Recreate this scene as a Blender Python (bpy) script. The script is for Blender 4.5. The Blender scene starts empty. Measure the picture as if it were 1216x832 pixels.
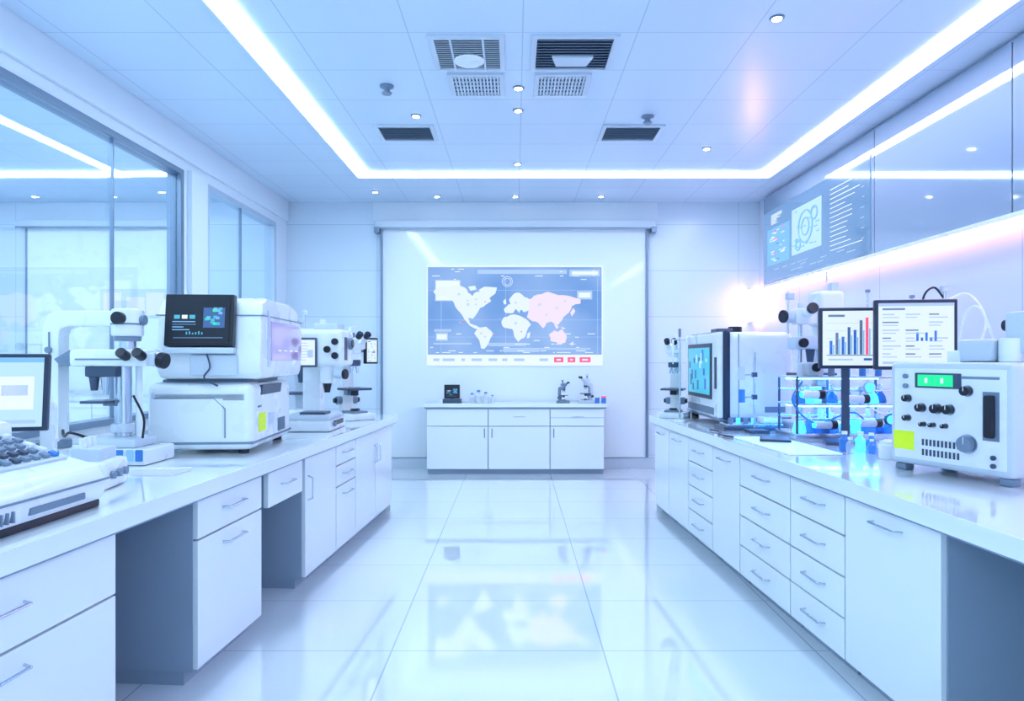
import bpy, bmesh, math, random
from mathutils import Matrix, Vector
random.seed(4)
scn = bpy.context.scene
scn.view_settings.view_transform = 'Standard'
scn.view_settings.look = 'None'
scn.view_settings.exposure = 0.0

# ------------------------------------------------------------ materials
def mat(name, col, rough=.4, metal=0, emit=None, es=0, coat=0, spec=.5, alpha=1, trans=0, ior=1.45, noise=0.0):
    m = bpy.data.materials.new(name); m.use_nodes = True
    nt = m.node_tree; b = nt.nodes['Principled BSDF']
    b.inputs['Base Color'].default_value = (*col, 1)
    b.inputs['Roughness'].default_value = rough
    b.inputs['Metallic'].default_value = metal
    b.inputs['Coat Weight'].default_value = coat
    b.inputs['Coat Roughness'].default_value = .05
    b.inputs['Specular IOR Level'].default_value = spec
    b.inputs['Transmission Weight'].default_value = trans
    b.inputs['IOR'].default_value = ior
    b.inputs['Alpha'].default_value = alpha
    if emit:
        b.inputs['Emission Color'].default_value = (*emit, 1)
        b.inputs['Emission Strength'].default_value = es
    if noise:
        tc = nt.nodes.new('ShaderNodeTexCoord'); nz = nt.nodes.new('ShaderNodeTexNoise')
        nz.inputs['Scale'].default_value = 6
        mr = nt.nodes.new('ShaderNodeMapRange')
        mr.inputs['To Min'].default_value = max(0, rough - noise); mr.inputs['To Max'].default_value = rough + noise
        nt.links.new(tc.outputs['Object'], nz.inputs['Vector'])
        nt.links.new(nz.outputs['Fac'], mr.inputs['Value'])
        nt.links.new(mr.outputs['Result'], b.inputs['Roughness'])
    return m

def gridmat(name, col, line, ax, rough=.3, spec=.5, coat=0, vary=.02, metal=0, ior=1.45):
    m = mat(name, col, rough, metal, spec=spec, coat=coat, ior=ior)
    nt = m.node_tree; N = nt.nodes; L = nt.links; b = N['Principled BSDF']
    tc = N.new('ShaderNodeTexCoord'); sp = N.new('ShaderNodeSeparateXYZ')
    L.new(tc.outputs['Object'], sp.inputs[0])
    prev = None; cells = []
    for (a, s, o, w) in ax:
        ad = N.new('ShaderNodeMath'); ad.operation = 'SUBTRACT'; ad.inputs[1].default_value = o
        L.new(sp.outputs[a], ad.inputs[0])
        dv = N.new('ShaderNodeMath'); dv.operation = 'DIVIDE'; dv.inputs[1].default_value = s
        L.new(ad.outputs[0], dv.inputs[0])
        rd = N.new('ShaderNodeMath'); rd.operation = 'ROUND'; L.new(dv.outputs[0], rd.inputs[0])
        fl = N.new('ShaderNodeMath'); fl.operation = 'FLOOR'; L.new(dv.outputs[0], fl.inputs[0]); cells.append(fl)
        df = N.new('ShaderNodeMath'); df.operation = 'SUBTRACT'; L.new(dv.outputs[0], df.inputs[0]); L.new(rd.outputs[0], df.inputs[1])
        ab = N.new('ShaderNodeMath'); ab.operation = 'ABSOLUTE'; L.new(df.outputs[0], ab.inputs[0])
        lt = N.new('ShaderNodeMath'); lt.operation = 'LESS_THAN'; lt.inputs[1].default_value = w / s / 2
        L.new(ab.outputs[0], lt.inputs[0])
        if prev is None: prev = lt
        else:
            mx = N.new('ShaderNodeMath'); mx.operation = 'MAXIMUM'
            L.new(prev.outputs[0], mx.inputs[0]); L.new(lt.outputs[0], mx.inputs[1]); prev = mx
    cb = N.new('ShaderNodeCombineXYZ')
    for i, c in enumerate(cells[:3]): L.new(c.outputs[0], cb.inputs[i])
    wn = N.new('ShaderNodeTexWhiteNoise'); L.new(cb.outputs[0], wn.inputs['Vector'])
    mr = N.new('ShaderNodeMapRange'); mr.inputs['To Min'].default_value = 1 - vary; mr.inputs['To Max'].default_value = 1 + vary
    L.new(wn.outputs['Value'], mr.inputs['Value'])
    vm = N.new('ShaderNodeVectorMath'); vm.operation = 'SCALE'; vm.inputs[0].default_value = col
    L.new(mr.outputs['Result'], vm.inputs['Scale'])
    mix = N.new('ShaderNodeMix'); mix.data_type = 'RGBA'
    L.new(prev.outputs[0], mix.inputs['Factor']); L.new(vm.outputs[0], mix.inputs['A'])
    mix.inputs['B'].default_value = (*line, 1)
    L.new(mix.outputs['Result'], b.inputs['Base Color'])
    return m

def panemat(name, tint, lo, hi):
    m = bpy.data.materials.new(name); m.use_nodes = True
    nt = m.node_tree; N = nt.nodes; L = nt.links
    for n in list(N): N.remove(n)
    out = N.new('ShaderNodeOutputMaterial'); mx = N.new('ShaderNodeMixShader')
    tr = N.new('ShaderNodeBsdfTransparent'); tr.inputs['Color'].default_value = (*tint,1)
    gl = N.new('ShaderNodeBsdfGlossy'); gl.inputs['Roughness'].default_value = .02; gl.inputs['Color'].default_value = (.85,.93,1,1)
    lw = N.new('ShaderNodeLayerWeight'); lw.inputs['Blend'].default_value = .45
    mr = N.new('ShaderNodeMapRange'); mr.inputs['To Min'].default_value = lo; mr.inputs['To Max'].default_value = hi
    L.new(lw.outputs['Fresnel'], mr.inputs['Value']); L.new(mr.outputs['Result'], mx.inputs['Fac'])
    L.new(tr.outputs[0], mx.inputs[1]); L.new(gl.outputs[0], mx.inputs[2]); L.new(mx.outputs[0], out.inputs['Surface'])
    return m

M = {}
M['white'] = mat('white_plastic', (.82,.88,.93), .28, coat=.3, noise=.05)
M['white2'] = mat('offwhite_plastic', (.58,.67,.77), .35, noise=.05)
M['cab'] = mat('cabinet_laminate', (.79,.86,.92), .22, coat=.4, noise=.04)
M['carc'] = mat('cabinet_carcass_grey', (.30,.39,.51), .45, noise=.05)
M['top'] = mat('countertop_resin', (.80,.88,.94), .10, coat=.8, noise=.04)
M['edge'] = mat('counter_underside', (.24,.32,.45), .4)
M['metal'] = mat('brushed_metal', (.58,.65,.74), .25, 1, noise=.08)
M['dmetal'] = mat('dark_metal', (.07,.10,.16), .35, .5)
M['black'] = mat('black_plastic', (.010,.014,.026), .3)
M['grey'] = mat('grey_plastic', (.18,.25,.35), .4)
M['navy'] = mat('navy_plastic', (.015,.03,.07), .3)
M['lens'] = mat('lens_glass', (.01,.02,.05), .05, coat=1)
M['yellow'] = mat('yellow_label', (.66,.90,.02), .5, emit=(.75,1,.02), es=.12)
M['green'] = mat('green_display', (.0,.3,.1), .3, emit=(.02,.75,.32), es=.9)
M['scrlight'] = mat('lit_screen_white', (.05,.05,.05), .3, emit=(.74,.88,1), es=1.0)
M['scrblue'] = mat('lit_screen_blue', (.03,.05,.08), .3, emit=(.20,.52,.92), es=.95)
M['scrpale'] = mat('lit_screen_pale', (.05,.05,.08), .3, emit=(.48,.76,1), es=1)
M['scrcyan'] = mat('lit_screen_cyan', (.03,.05,.05), .3, emit=(.06,.48,.74), es=1.0)
M['scrnavy'] = mat('lit_screen_navy', (.02,.03,.06), .3, emit=(.04,.12,.34), es=1)
M['scrpurp'] = mat('violet_window', (.30,.28,.45), .12, emit=(.50,.34,.85), es=.40, coat=1)
M['glowcy'] = mat('cyan_liquid_glow', (.02,.2,.5), .1, emit=(.05,.50,1), es=2.4, coat=1)  # emission stands in for the blue light on the glassware
M['glowbl'] = mat('blue_liquid_glow', (.01,.05,.35), .1, emit=(.01,.12,.9), es=1.4, coat=1)  # lit look put into the colour by emission
M['blueglow'] = mat('blue_glow_bar', (.02,.2,.5), .3, emit=(.04,.38,1), es=55)  # added source for the rack's blue light
M['bluep'] = mat('blue_plastic', (.05,.22,.62), .3)
M['glass'] = mat('lab_glass', (.75,.88,1), .05, alpha=.35, coat=1)
M['red'] = mat('red_ui', (.5,.05,.1), .4, emit=(1,.10,.22), es=.8)
M['led'] = mat('led_diffuser', (1,1,1), .5, emit=(.72,.90,1), es=21.5)
M['ledR'] = mat('led_diffuser_warm', (1,1,1), .5, emit=(.86,.82,1), es=21)
M['ledFill'] = mat('led_fill_wide', (1,1,1), .5, emit=(.72,.90,1), es=21.5)  # added fill strips for the adjacent room
M['pink'] = mat('pink_led', (1,.6,.8), .5, emit=(1,.36,.60), es=7.5)
M['pinkhot'] = mat('pink_glow_tube', (1,.8,.9), .5, emit=(1,.44,.60), es=30)  # added source for the pink glow in the corner
M['spot'] = mat('downlight_lens', (1,1,1), .5, emit=(.85,.93,1), es=25)
M['pane'] = panemat('window_glass', (.96,.98,1), .04, .24)
M['frame'] = mat('window_frame_metal', (.18,.25,.35), .35, .6)
M['frame2'] = mat('window_frame_pale', (.48,.58,.70), .35, .2)
M['wallglass'] = mat('wall_glass_panel', (.34,.44,.58), .05, .25, coat=1)
M['paint'] = mat('wall_paint', (.74,.83,.92), .35, noise=.05)
M['ceil'] = gridmat('ceiling_panel', (.62,.75,.90), (.44,.56,.72), [(0,.62,.04,.007),(1,.48,3.68,.007)], rough=.26, spec=.6, vary=.012)
M['floor'] = gridmat('floor_tile', (.80,.88,.94), (.46,.55,.66), [(0,.9,-.526,.007),(1,.6,5.3,.006)], rough=.045, spec=1, coat=1, vary=.01)
M['backw'] = gridmat('backwall_panel', (.68,.79,.90), (.46,.57,.70), [(2,.52,.15,.006),(0,1.02,-1.56,.006)], rough=.2, vary=.01)
M['rightw'] = gridmat('rightwall_panel', (.66,.72,.86), (.46,.52,.66), [(1,1.45,5.15,.008)], rough=.12, coat=.6, vary=.01)

# ------------------------------------------------------------ builder
class Obj:
    def __init__(s, name):
        s.name = name; s.bm = bmesh.new(); s.mats = []; s.M = Matrix.Identity(4)
    def mi(s, m):
        m = M[m]
        if m not in s.mats: s.mats.append(m)
        return s.mats.index(m)
    def _add(s, t, m, X=None):
        i = s.mi(m)
        X = s.M @ X if X is not None else s.M
        vm = {}
        for v in t.verts: vm[v] = s.bm.verts.new(X @ v.co)
        for f in t.faces:
            try:
                nf = s.bm.faces.new([vm[v] for v in f.verts]); nf.material_index = i; nf.smooth = True
            except ValueError: pass
        t.free()
    def box(s, c, sz, m, bev=.004, rot=(0,0,0), seg=2):
        t = bmesh.new(); bmesh.ops.create_cube(t, size=1)
        for v in t.verts: v.co = Vector((v.co.x*sz[0], v.co.y*sz[1], v.co.z*sz[2]))
        b = min(bev, min(sz)*.45)
        if b > .0008: bmesh.ops.bevel(t, geom=t.edges[:], offset=b, segments=seg, profile=.6, affect='EDGES')
        R = Matrix.Translation(c) @ Matrix.Rotation(math.radians(rot[2]),4,'Z') @ Matrix.Rotation(math.radians(rot[1]),4,'Y') @ Matrix.Rotation(math.radians(rot[0]),4,'X')
        s._add(t, m, R)
    def bb(s, x0,x1,y0,y1,z0,z1, m, bev=.004, seg=2):
        s.box(((x0+x1)/2,(y0+y1)/2,(z0+z1)/2),(abs(x1-x0),abs(y1-y0),abs(z1-z0)),m,bev,seg=seg)
    def cyl(s, p0, p1, r, m, r2=None, seg=24, bev=0):
        p0 = Vector(p0); p1 = Vector(p1); d = p1-p0; h = d.length
        r2 = r if r2 is None else r2
        t = bmesh.new(); bmesh.ops.create_cone(t, cap_ends=True, cap_tris=False, segments=seg, radius1=r, radius2=r2, depth=h)
        if bev:
            es = [e for e in t.edges if any(len(f.verts) > 4 for f in e.link_faces)]
            bmesh.ops.bevel(t, geom=es, offset=bev, segments=2, profile=.5, affect='EDGES')
        q = Vector((0,0,1)).rotation_difference(d.normalized()).to_matrix().to_4x4()
        s._add(t, m, Matrix.Translation((p0+p1)/2) @ q)
    def ball(s, c, r, m, sc=(1,1,1)):
        t = bmesh.new(); bmesh.ops.create_uvsphere(t, u_segments=20, v_segments=12, radius=r)
        s._add(t, m, Matrix.Translation(c) @ Matrix.Diagonal((*sc,1)))
    def tube(s, pts, r, m, seg=10):
        for a, b in zip(pts, pts[1:]): s.cyl(a, b, r, m, seg=seg)
        for p in pts[1:-1]: s.ball(p, r*1.02, m)
    def curve(s, pts, r, m, n=8):
        P = [Vector(p) for p in pts]; P = [P[0]*2-P[1]] + P + [P[-1]*2-P[-2]]
        out = []
        for i in range(1, len(P)-2):
            for k in range(n):
                t = k/n; a,b,c,d = P[i-1],P[i],P[i+1],P[i+2]
                out.append(.5*((2*b)+(c-a)*t+(2*a-5*b+4*c-d)*t*t+(3*b-a-3*c+d)*t**3))
        out.append(P[-2]); s.tube(out, r, m, seg=8)
    def prism(s, pts, axis, c0, c1, m, bev=.004):
        t = bmesh.new()
        def mk(p, c):
            return {'x':(c,p[0],p[1]), 'y':(p[0],c,p[1]), 'z':(p[0],p[1],c)}[axis]
        a = [t.verts.new(mk(p,c0)) for p in pts]; b = [t.verts.new(mk(p,c1)) for p in pts]
        t.faces.new(a); t.faces.new(b[::-1])
        n = len(pts)
        for i in range(n): t.faces.new([a[i], b[i], b[(i+1)%n], a[(i+1)%n]])
        bmesh.ops.recalc_face_normals(t, faces=t.faces[:])
        if bev: bmesh.ops.bevel(t, geom=t.edges[:], offset=bev, segments=2, profile=.6, affect='EDGES')
        s._add(t, m)
    def lathe(s, c, prof, m, seg=20):
        t = bmesh.new(); rings = []
        for r,z in prof:
            rings.append([t.verts.new((r*math.cos(2*math.pi*k/seg), r*math.sin(2*math.pi*k/seg), z)) for k in range(seg)])
        for A,B_ in zip(rings, rings[1:]):
            for k in range(seg): t.faces.new([A[k],A[(k+1)%seg],B_[(k+1)%seg],B_[k]])
        t.faces.new(rings[0][::-1]); t.faces.new(rings[-1])
        s._add(t, m, Matrix.Translation(c))
    def push(s, loc=(0,0,0), rz=0, rx=0, ry=0, sc=1):
        s.M = Matrix.Translation(loc) @ Matrix.Rotation(math.radians(rz),4,'Z') @ Matrix.Rotation(math.radians(rx),4,'X') @ Matrix.Rotation(math.radians(ry),4,'Y') @ Matrix.Scale(sc,4)
    def pop(s): s.M = Matrix.Identity(4)
    def done(s, loc=(0,0,0), rz=0, sc=1):
        me = bpy.data.meshes.new(s.name); s.bm.normal_update(); s.bm.to_mesh(me); s.bm.free()
        for m in s.mats: me.materials.append(m)
        try: me.set_sharp_from_angle(angle=math.radians(38))
        except Exception: pass
        o = bpy.data.objects.new(s.name, me); scn.collection.objects.link(o)
        wn = o.modifiers.new('weighted_normal','WEIGHTED_NORMAL'); wn.keep_sharp = True
        o.location = loc; o.rotation_euler = (0,0,math.radians(rz)); o.scale = (sc,sc,sc)
        return o

CT = .78   # counter height
XL, XR, YB, H = -2.58, 2.75, 7.70, 3.0
XA = -6.0  # far wall of the adjacent room behind the glazing
Y0 = -1.2

# ------------------------------------------------------------ room shell
o = Obj('floor'); o.bb(XA-.1, XR+.15, Y0, YB+.15, -.1, 0, 'floor', 0); o.done()
o = Obj('ceiling'); o.bb(XA-.1, XR+.15, Y0, YB+.15, H, H+.1, 'ceil', 0); o.done()
o = Obj('wall_back'); o.bb(XA-.1, XR+.15, YB, YB+.15, 0, H, 'backw', 0); o.done()
o = Obj('wall_right'); o.bb(XR, XR+.15, Y0, YB, 0, H, 'rightw', 0); o.done()
o = Obj('wall_left')
o.bb(XL-.10, XL, Y0, YB, 0, .82, 'paint', 0); o.bb(XL-.10, XL, Y0, YB, 2.70, H, 'paint', 0)
o.bb(XL-.10, XL, 5.29, 5.70, .82, 2.70, 'paint', 0); o.bb(XL-.10, XL, 7.33, YB, .82, 2.70, 'paint', 0)
o.done()
o = Obj('wall_adjacent_room'); o.bb(XA-.1, XA, Y0, YB, 0, H, 'paint', 0); o.done()
o = Obj('baseboard_back'); o.bb(XL, XR, YB-.02, YB, 0, .12, 'white2', .003); o.done()
def glazing(name, y0, y1, z0, z1, muls, fr, th=.04):
    o = Obj(name)
    o.bb(XL-.03, XL-.018, y0, y1, z0, z1, 'pane', 0)
    o.bb(XL-.10, XL+.012, y0-.03, y1+.05, z1, z1+th, fr, .003)
    o.bb(XL-.10, XL+.012, y0-.03, y1+.05, z0-.04, z0, fr, .003)
    o.bb(XL-.10, XL+.012, y1, y1+.05, z0, z1, fr, .003)
    o.bb(XL-.10, XL+.012, y0-.03, y0, z0, z1, fr, .003)
    for m_ in muls: o.bb(XL-.034, XL-.012, m_-.007, m_+.007, z0, z1, 'frame', .001)
    return o.done()
glazing('window_1', -1.0, 5.24, .86, 2.66, [4.4, 2.7, 1.0], 'frame')
glazing('window_2', 5.73, 7.28, .86, 2.66, [6.45], 'frame2')
o = Obj('trim_column'); o.bb(XL, XL+.04, 5.36, 5.64, 0, 2.72, 'paint', .006); o.done()
o = Obj('trim_bulkhead'); o.bb(XL, XL+.03, -1.0, YB-.02, 2.78, H, 'paint', .006); o.done()
# adjacent room fittings
o = Obj('roller_blind'); o.bb(-5.5,-3.85,YB-.04,YB-.02,.3,2.70,'white',.002); o.bb(-5.56,-3.8,YB-.12,YB-.01,2.70,2.78,'white2',.01); o.bb(-5.56,-3.8,YB-.125,YB-.115,2.69,2.71,'frame',.002)
o.bb(-5.5,-5.48,YB-.05,YB-.02,.3,2.7,'frame',.002); o.done()
o = Obj('wall_light_panel'); 
for i,x in enumerate((-4.62,-4.36,-4.14)): o.bb(x,x+.2,YB-.055,YB-.042,1.72,1.98-.05*(i%2),'scrlight',0)
o.bb(-4.66,-3.9,YB-.045,YB-.041,1.69,2.02,'white2',0); o.done()
o = Obj('adjacent_strip_and_fill'); o.bb(-5.9,-3.2,6.47,6.56,H-.012,H,'led',.002); o.bb(-4.93,-4.77,.5,6.2,H-.012,H,'ledFill',.002); o.bb(-3.4,-3.24,.0,4.2,H-.012,H,'ledFill',.002); o.done()  # the two wide strips are added to brighten the adjacent room
o = Obj('adjacent_storage_cabinet'); o.bb(-5.6,-3.2,7.1,7.58,.05,.80,'cab',.004); o.bb(-5.62,-3.18,7.08,7.6,.80,.84,'top',.004); o.bb(-5.55,-3.25,7.13,7.55,0,.05,'carc',0)
for i in range(4): o.bb(-5.6+i*.6+.005,-5.0+i*.6-.005,7.085,7.1,.08,.78,'white',.003)
o.done()

# right glass panels
o = Obj('wall_glass_panels')
ys = [-1.0, .85, 2.3, 3.72, 5.15, 7.45]
for a,b in zip(ys, ys[1:]):
    o.bb(XR-.04, XR, a+.006, b-.006, 2.03, 2.97, 'wallglass', 0)
o.done()
o = Obj('wall_led_strip'); o.bb(XR-.06, XR, -.9, 7.42, 1.965, 2.0, 'pink', .004)
o.bb(XR-.065, XR, -.9, 7.44, 2.0, 2.03, 'white', .003); o.done()
o = Obj('corner_glow_tube')  # tube added to make the pink glow at the wall corner
o.cyl((XR-.10,YB-.09,1.66),(XR-.10,YB-.09,2.0),.03,'pinkhot',bev=.01); o.bb(XR-.13,XR-.07,YB-.12,YB-.0,1.64,1.66,'white',.004); o.bb(XR-.13,XR-.07,YB-.12,YB,2.0,2.02,'white',.004)
o.done()

# ------------------------------------------------------------ ceiling fixtures
LX, RX, LY = -1.45, 2.38, 6.52
o = Obj('ceiling_led_strip')
o.bb(LX-.055, LX+.055, -1.1, LY+.05, H-.012, H, 'led', .002)
o.bb(RX-.055, RX+.055, -1.1, LY+.05, H-.012, H, 'ledR', .002)
o.bb(LX+.055, RX-.055, LY-.05, LY+.05, H-.012, H, 'led', .002)
o.done()
o = Obj('trim_ceiling_edge')
for x in (LX-.075, RX+.065): o.bb(x, x+.012, -1.1, LY+.06, H-.02, H, 'white', .002)
o.bb(LX-.06, RX+.06, LY+.06, LY+.072, H-.02, H, 'white', .002)
o.done()

def vent(x0,x1,y0,y1, kind):
    o = Obj('ceiling_air_vent')
    z = H
    f = .03
    o.bb(x0,x1,y0,y0+f,z-.015,z,'white2',.002); o.bb(x0,x1,y1-f,y1,z-.015,z,'white2',.002)
    o.bb(x0,x0+f,y0+f,y1-f,z-.015,z,'white2',.002); o.bb(x1-f,x1,y0+f,y1-f,z-.015,z,'white2',.002)
    o.bb(x0+f,x1-f,y0+f,y1-f,z-.004,z,'dmetal',0)
    if kind == 0:
        n = int((y1-y0-2*f)/.035)
        for i in range(n):
            yy = y0+f+.02+i*.035
            o.box(((x0+x1)/2,yy,z-.01),(x1-x0-2*f,.02,.004),'grey',0,rot=(35,0,0))
        if y1-y0 > .4:
            o.prism([((x0+x1)/2-.09,y1-.10),((x0+x1)/2+.09,y1-.10),((x0+x1)/2+.12,y1-.22),((x0+x1)/2-.12,y1-.22)],'z',z-.028,z-.012,'white2',.003)
    elif kind == 1:
        n = int((y1-y0-2*f)/.026)
        for i in range(n):
            yy = y0+f+.012+i*.026
            o.box(((x0+x1)/2,yy,z-.01),(x1-x0-2*f,.015,.004),'white2',0,rot=(35,0,0))
        for sx in (-1,1):
            o.bb((x0+x1)/2+sx*.09-.006,(x0+x1)/2+sx*.09+.006,y0+f,y1-f,z-.016,z-.004,'white2',.001)
        o.lathe(((x0+x1)/2,y1-.16,z),[(.07,-.004),(.09,-.02),(.085,-.026),(.001,-.026)],'white')
    else:
        n = int((x1-x0-2*f)/.022)
        for i in range(n):
            xx = x0+f+.01+i*.022; o.bb(xx,xx+.011,y0+f,y1-f,z-.012,z-.004,'white2',0)
        for i in range(5):
            yy = y0+f+(i+.5)*(y1-y0-2*f)/5; o.bb(x0+f,x1-f,yy-.004,yy+.004,z-.013,z-.003,'white2',0)
    o.done()
vent(-.48,-.06,3.70,4.15,1); vent(.09,.57,3.70,4.15,0)
vent(-.42,-.07,4.2,4.56,2); vent(.12,.47,4.2,4.56,2)
vent(-1.07,-.62,5.13,5.50,0); vent(.66,1.13,5.13,5.50,0)

for (X,Y) in [(-.72,4.94),(.02,4.43),(.02,4.83),(1.6,5.71),(1.35,3.52),(.02,6.16),(.93,7.40),(.0,7.40),(-.85,7.40),(-1.48,7.2),(.2,2.2)]:
    o = Obj('recessed_downlight')
    o.lathe((0,0,0),[(.038,0),(.038,-.005),(.032,-.008),(.025,-.007)],'grey')
    o.cyl((0,0,-.0075),(0,0,-.011),.024,'spot')
    o.done((X,Y,H))
for (X,Y) in [(-.83,4.40),(.96,4.95)]:
    o = Obj('smoke_detector'); o.lathe((0,0,0),[(.045,0),(.045,-.01),(.02,-.022),(.02,-.04),(.034,-.046),(.03,-.055)],'grey'); o.done((X,Y,H))

# ------------------------------------------------------------ back wall feature
o = Obj('projection_screen')
yb = YB
o.bb(-1.50, 1.48, yb-.035, yb-.02, .13, 2.70, 'cab', .002)
o.bb(-1.56, 1.56, yb-.13, yb-.02, 2.685, 2.775, 'white2', .012)
o.bb(-1.56, 1.56, yb-.135, yb-.125, 2.68, 2.695, 'frame', .002)
for x in (-1.50, 1.475): o.bb(x-.012,x+.012,yb-.06,yb-.02,.13,2.69,'frame',.002)
for x in (-1.54,1.54): o.bb(x-.03,x+.03,yb-.14,yb-.03,2.64,2.70,'frame',.004)
o.done()
o = Obj('trim_back_header'); o.bb(-1.60, 1.60, yb-.02, yb, 2.78, H, 'paint', .004); o.done()

mp = M['mapbg'] = mat('map_background', (.02,.03,.06), .5, emit=(.27,.46,.84), es=1, spec=.2)
nt = mp.node_tree; b = nt.nodes['Principled BSDF']
tc = nt.nodes.new('ShaderNodeTexCoord'); gx = nt.nodes.new('ShaderNodeTexNoise'); gx.inputs['Scale'].default_value = 1.3
cr = nt.nodes.new('ShaderNodeValToRGB')
cr.color_ramp.elements[0].position=.35; cr.color_ramp.elements[0].color=(.16,.34,.72,1)
cr.color_ramp.elements[1].position=.65; cr.color_ramp.elements[1].color=(.32,.50,.84,1)
nt.links.new(tc.outputs['Object'], gx.inputs['Vector']); nt.links.new(gx.outputs['Fac'], cr.inputs['Fac']); nt.links.new(cr.outputs['Color'], b.inputs['Emission Color'])
M['land'] = mat('map_land', (.05,.05,.05), .5, emit=(.76,.87,1), es=1)
M['landp'] = mat('map_land_pink', (.05,.05,.05), .5, emit=(.88,.74,.92), es=1)
M['landb'] = mat('map_land_detail', (.05,.05,.05), .5, emit=(.56,.70,.95), es=1)
M['ui'] = mat('map_ui_white', (.05,.05,.05), .5, emit=(.80,.91,1), es=1)
M['uiL'] = mat('map_ui_light', (.05,.05,.05), .5, emit=(.40,.58,.92), es=1)
o = Obj('world_map_display')
yf = YB-.045
def W(x,y): return ((x-611.5)/105.0, 1.244+(425-y)/105.0)
def rect(x0,y0,x1,y1,m,k=0):
    a = W(x0,y0); c = W(x1,y1); o.bb(a[0],c[0],yf-.004-.001*k,yf-.001*k,c[1],a[1],m,0)
rect(507,316,714.5,434,'ui'); rect(508.5,318,713,421,'mapbg',5)
lands = {
 'land':[
 [(515,347),(522,341),(533,342),(545,339),(552,342),(556,348),(561,352),(566,347),(573,345),(577,350),(583,358),(577,362),(570,366),(566,373),(561,379),(556,378),(558,384),(563,386),(569,389),(566,391),(558,387),(552,380),(547,372),(541,365),(536,356),(527,352),(519,353)],
 [(568,345),(575,341),(590,342),(588,349),(580,355),(575,351)],[(556,341),(564,340),(566,344),(559,346)],
 [(569,389),(577,388),(583,393),(586,397),(581,405),(575,414),(571,413),(569,404),(563,396)],
 [(598,377),(606,374),(616,375),(624,379),(630,386),(625,393),(622,401),(615,406),(610,399),(608,391),(598,389),(595,383)],[(626,396),(629,394),(628,401),(625,402)],
 [(600,372),(598,367),(603,362),(606,362),(604,356),(609,350),(616,348),(622,353),(628,356),(628,368),(621,371),(618,368),(616,372),(612,367),(609,372)],[(597,358),(600,355),(601,361),(598,362)]],
 'landp':[
 [(627,356),(633,352),(642,350),(650,347),(662,351),(675,352),(688,356),(688,361),(678,364),(675,371),(668,377),(664,383),(659,388),(654,382),(648,384),(644,390),(638,383),(632,382),(625,377),(627,366)],
 [(651,397),(658,392),(662,394),(666,391),(672,399),(670,407),(662,409),(658,406),(653,405)],
 [(657,386),(663,388),(660,391)],[(665,388),(671,390),(667,391)],[(676,372),(680,366),(682,370),(678,376)],[(676,408),(680,405),(678,411)]]}
for m_, L_ in lands.items():
    for pg in L_:
        out = []
        for p,q in zip(pg, pg[1:]+pg[:1]):
            j = .9 if len(pg)>6 else .2
            out.append(p); out.append(((p[0]+q[0])/2+random.uniform(-j,j),(p[1]+q[1])/2+random.uniform(-j,j)))
        o.prism([W(*p) for p in out],'y',yf-.013,yf-.006,m_,0)
for (x,y,r) in [(556,362,2),(545,350,1.6),(571,396,1.5),(612,384,1.8),(612,360,1.4),(640,362,2),(660,366,1.7),(670,358,1.4),(648,374,1.4),(576,400,1.2),(565,356,1.4)]:
    a,b_=W(x,y); o.cyl((a,yf-.016,b_),(a,yf-.0135,b_),r/105,'landb',seg=7)
for (x0,y0,x1,y1) in [(567,321,672,326),(675,321,711,329),(684,346,702,356),(516,391,536,394),(518,395,532,405),(515,407,560,409),(640,413,700,415),(580,407,624,411),(597,413,640,418)]:
    rect(x0,y0,x1,y1,'uiL',7)
rect(517,333,547,358,'uiL',6); rect(518,334,546,357,'ui',7); rect(686,348,700,354,'ui',8); rect(678,323,709,327,'ui',8); rect(519,397,531,403,'ui',8)
for i in range(70):
    x = random.uniform(511,700); y = random.choice([320,323,328,332,396,400,404,408,412,416,418]); w = random.uniform(2,10)
    if 545<x<590 and y<415 or 595<x<630 and y<408: continue
    rect(x,y,min(x+w,711),y+.9,'ui',8)
for k in range(10):
    x=random.uniform(545,690); y=random.uniform(345,400); a,b_=W(x,y); o.cyl((a,yf-.018,b_),(a,yf-.013,b_),.008,['red','scrblue','uiL'][k%3],seg=10)
def ring(a,R):
    n=20
    for k in range(n):
        t0=2*math.pi*k/n; t1=2*math.pi*(k+1)/n
        o.cyl((a[0]+R*math.cos(t0),yf-.012,a[1]+R*math.sin(t0)),(a[0]+R*math.cos(t1),yf-.012,a[1]+R*math.sin(t1)),.003,'ui',seg=6)
for (cx,cy,r) in [(602,335,6),(602,335,4),(704,325,3)]: ring(W(cx,cy),r/105)
for x in (524,600,708): rect(x,330,x+.5,420,'uiL',6)
for y in (345,380,400): rect(509,y,713,y+.4,'uiL',6)
for (a_,b_) in [(657,668),(673,682),(687,700)]: rect(a_,424,b_,430,'red',6); rect(a_+3,426,b_-3,428,'ui',7)
for (a_,b_) in [(515,522),(526,540),(548,552),(560,572),(580,590),(596,602),(610,622),(640,650)]: rect(a_,425.5,b_,428.5,'uiL',6)
o.done()

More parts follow.
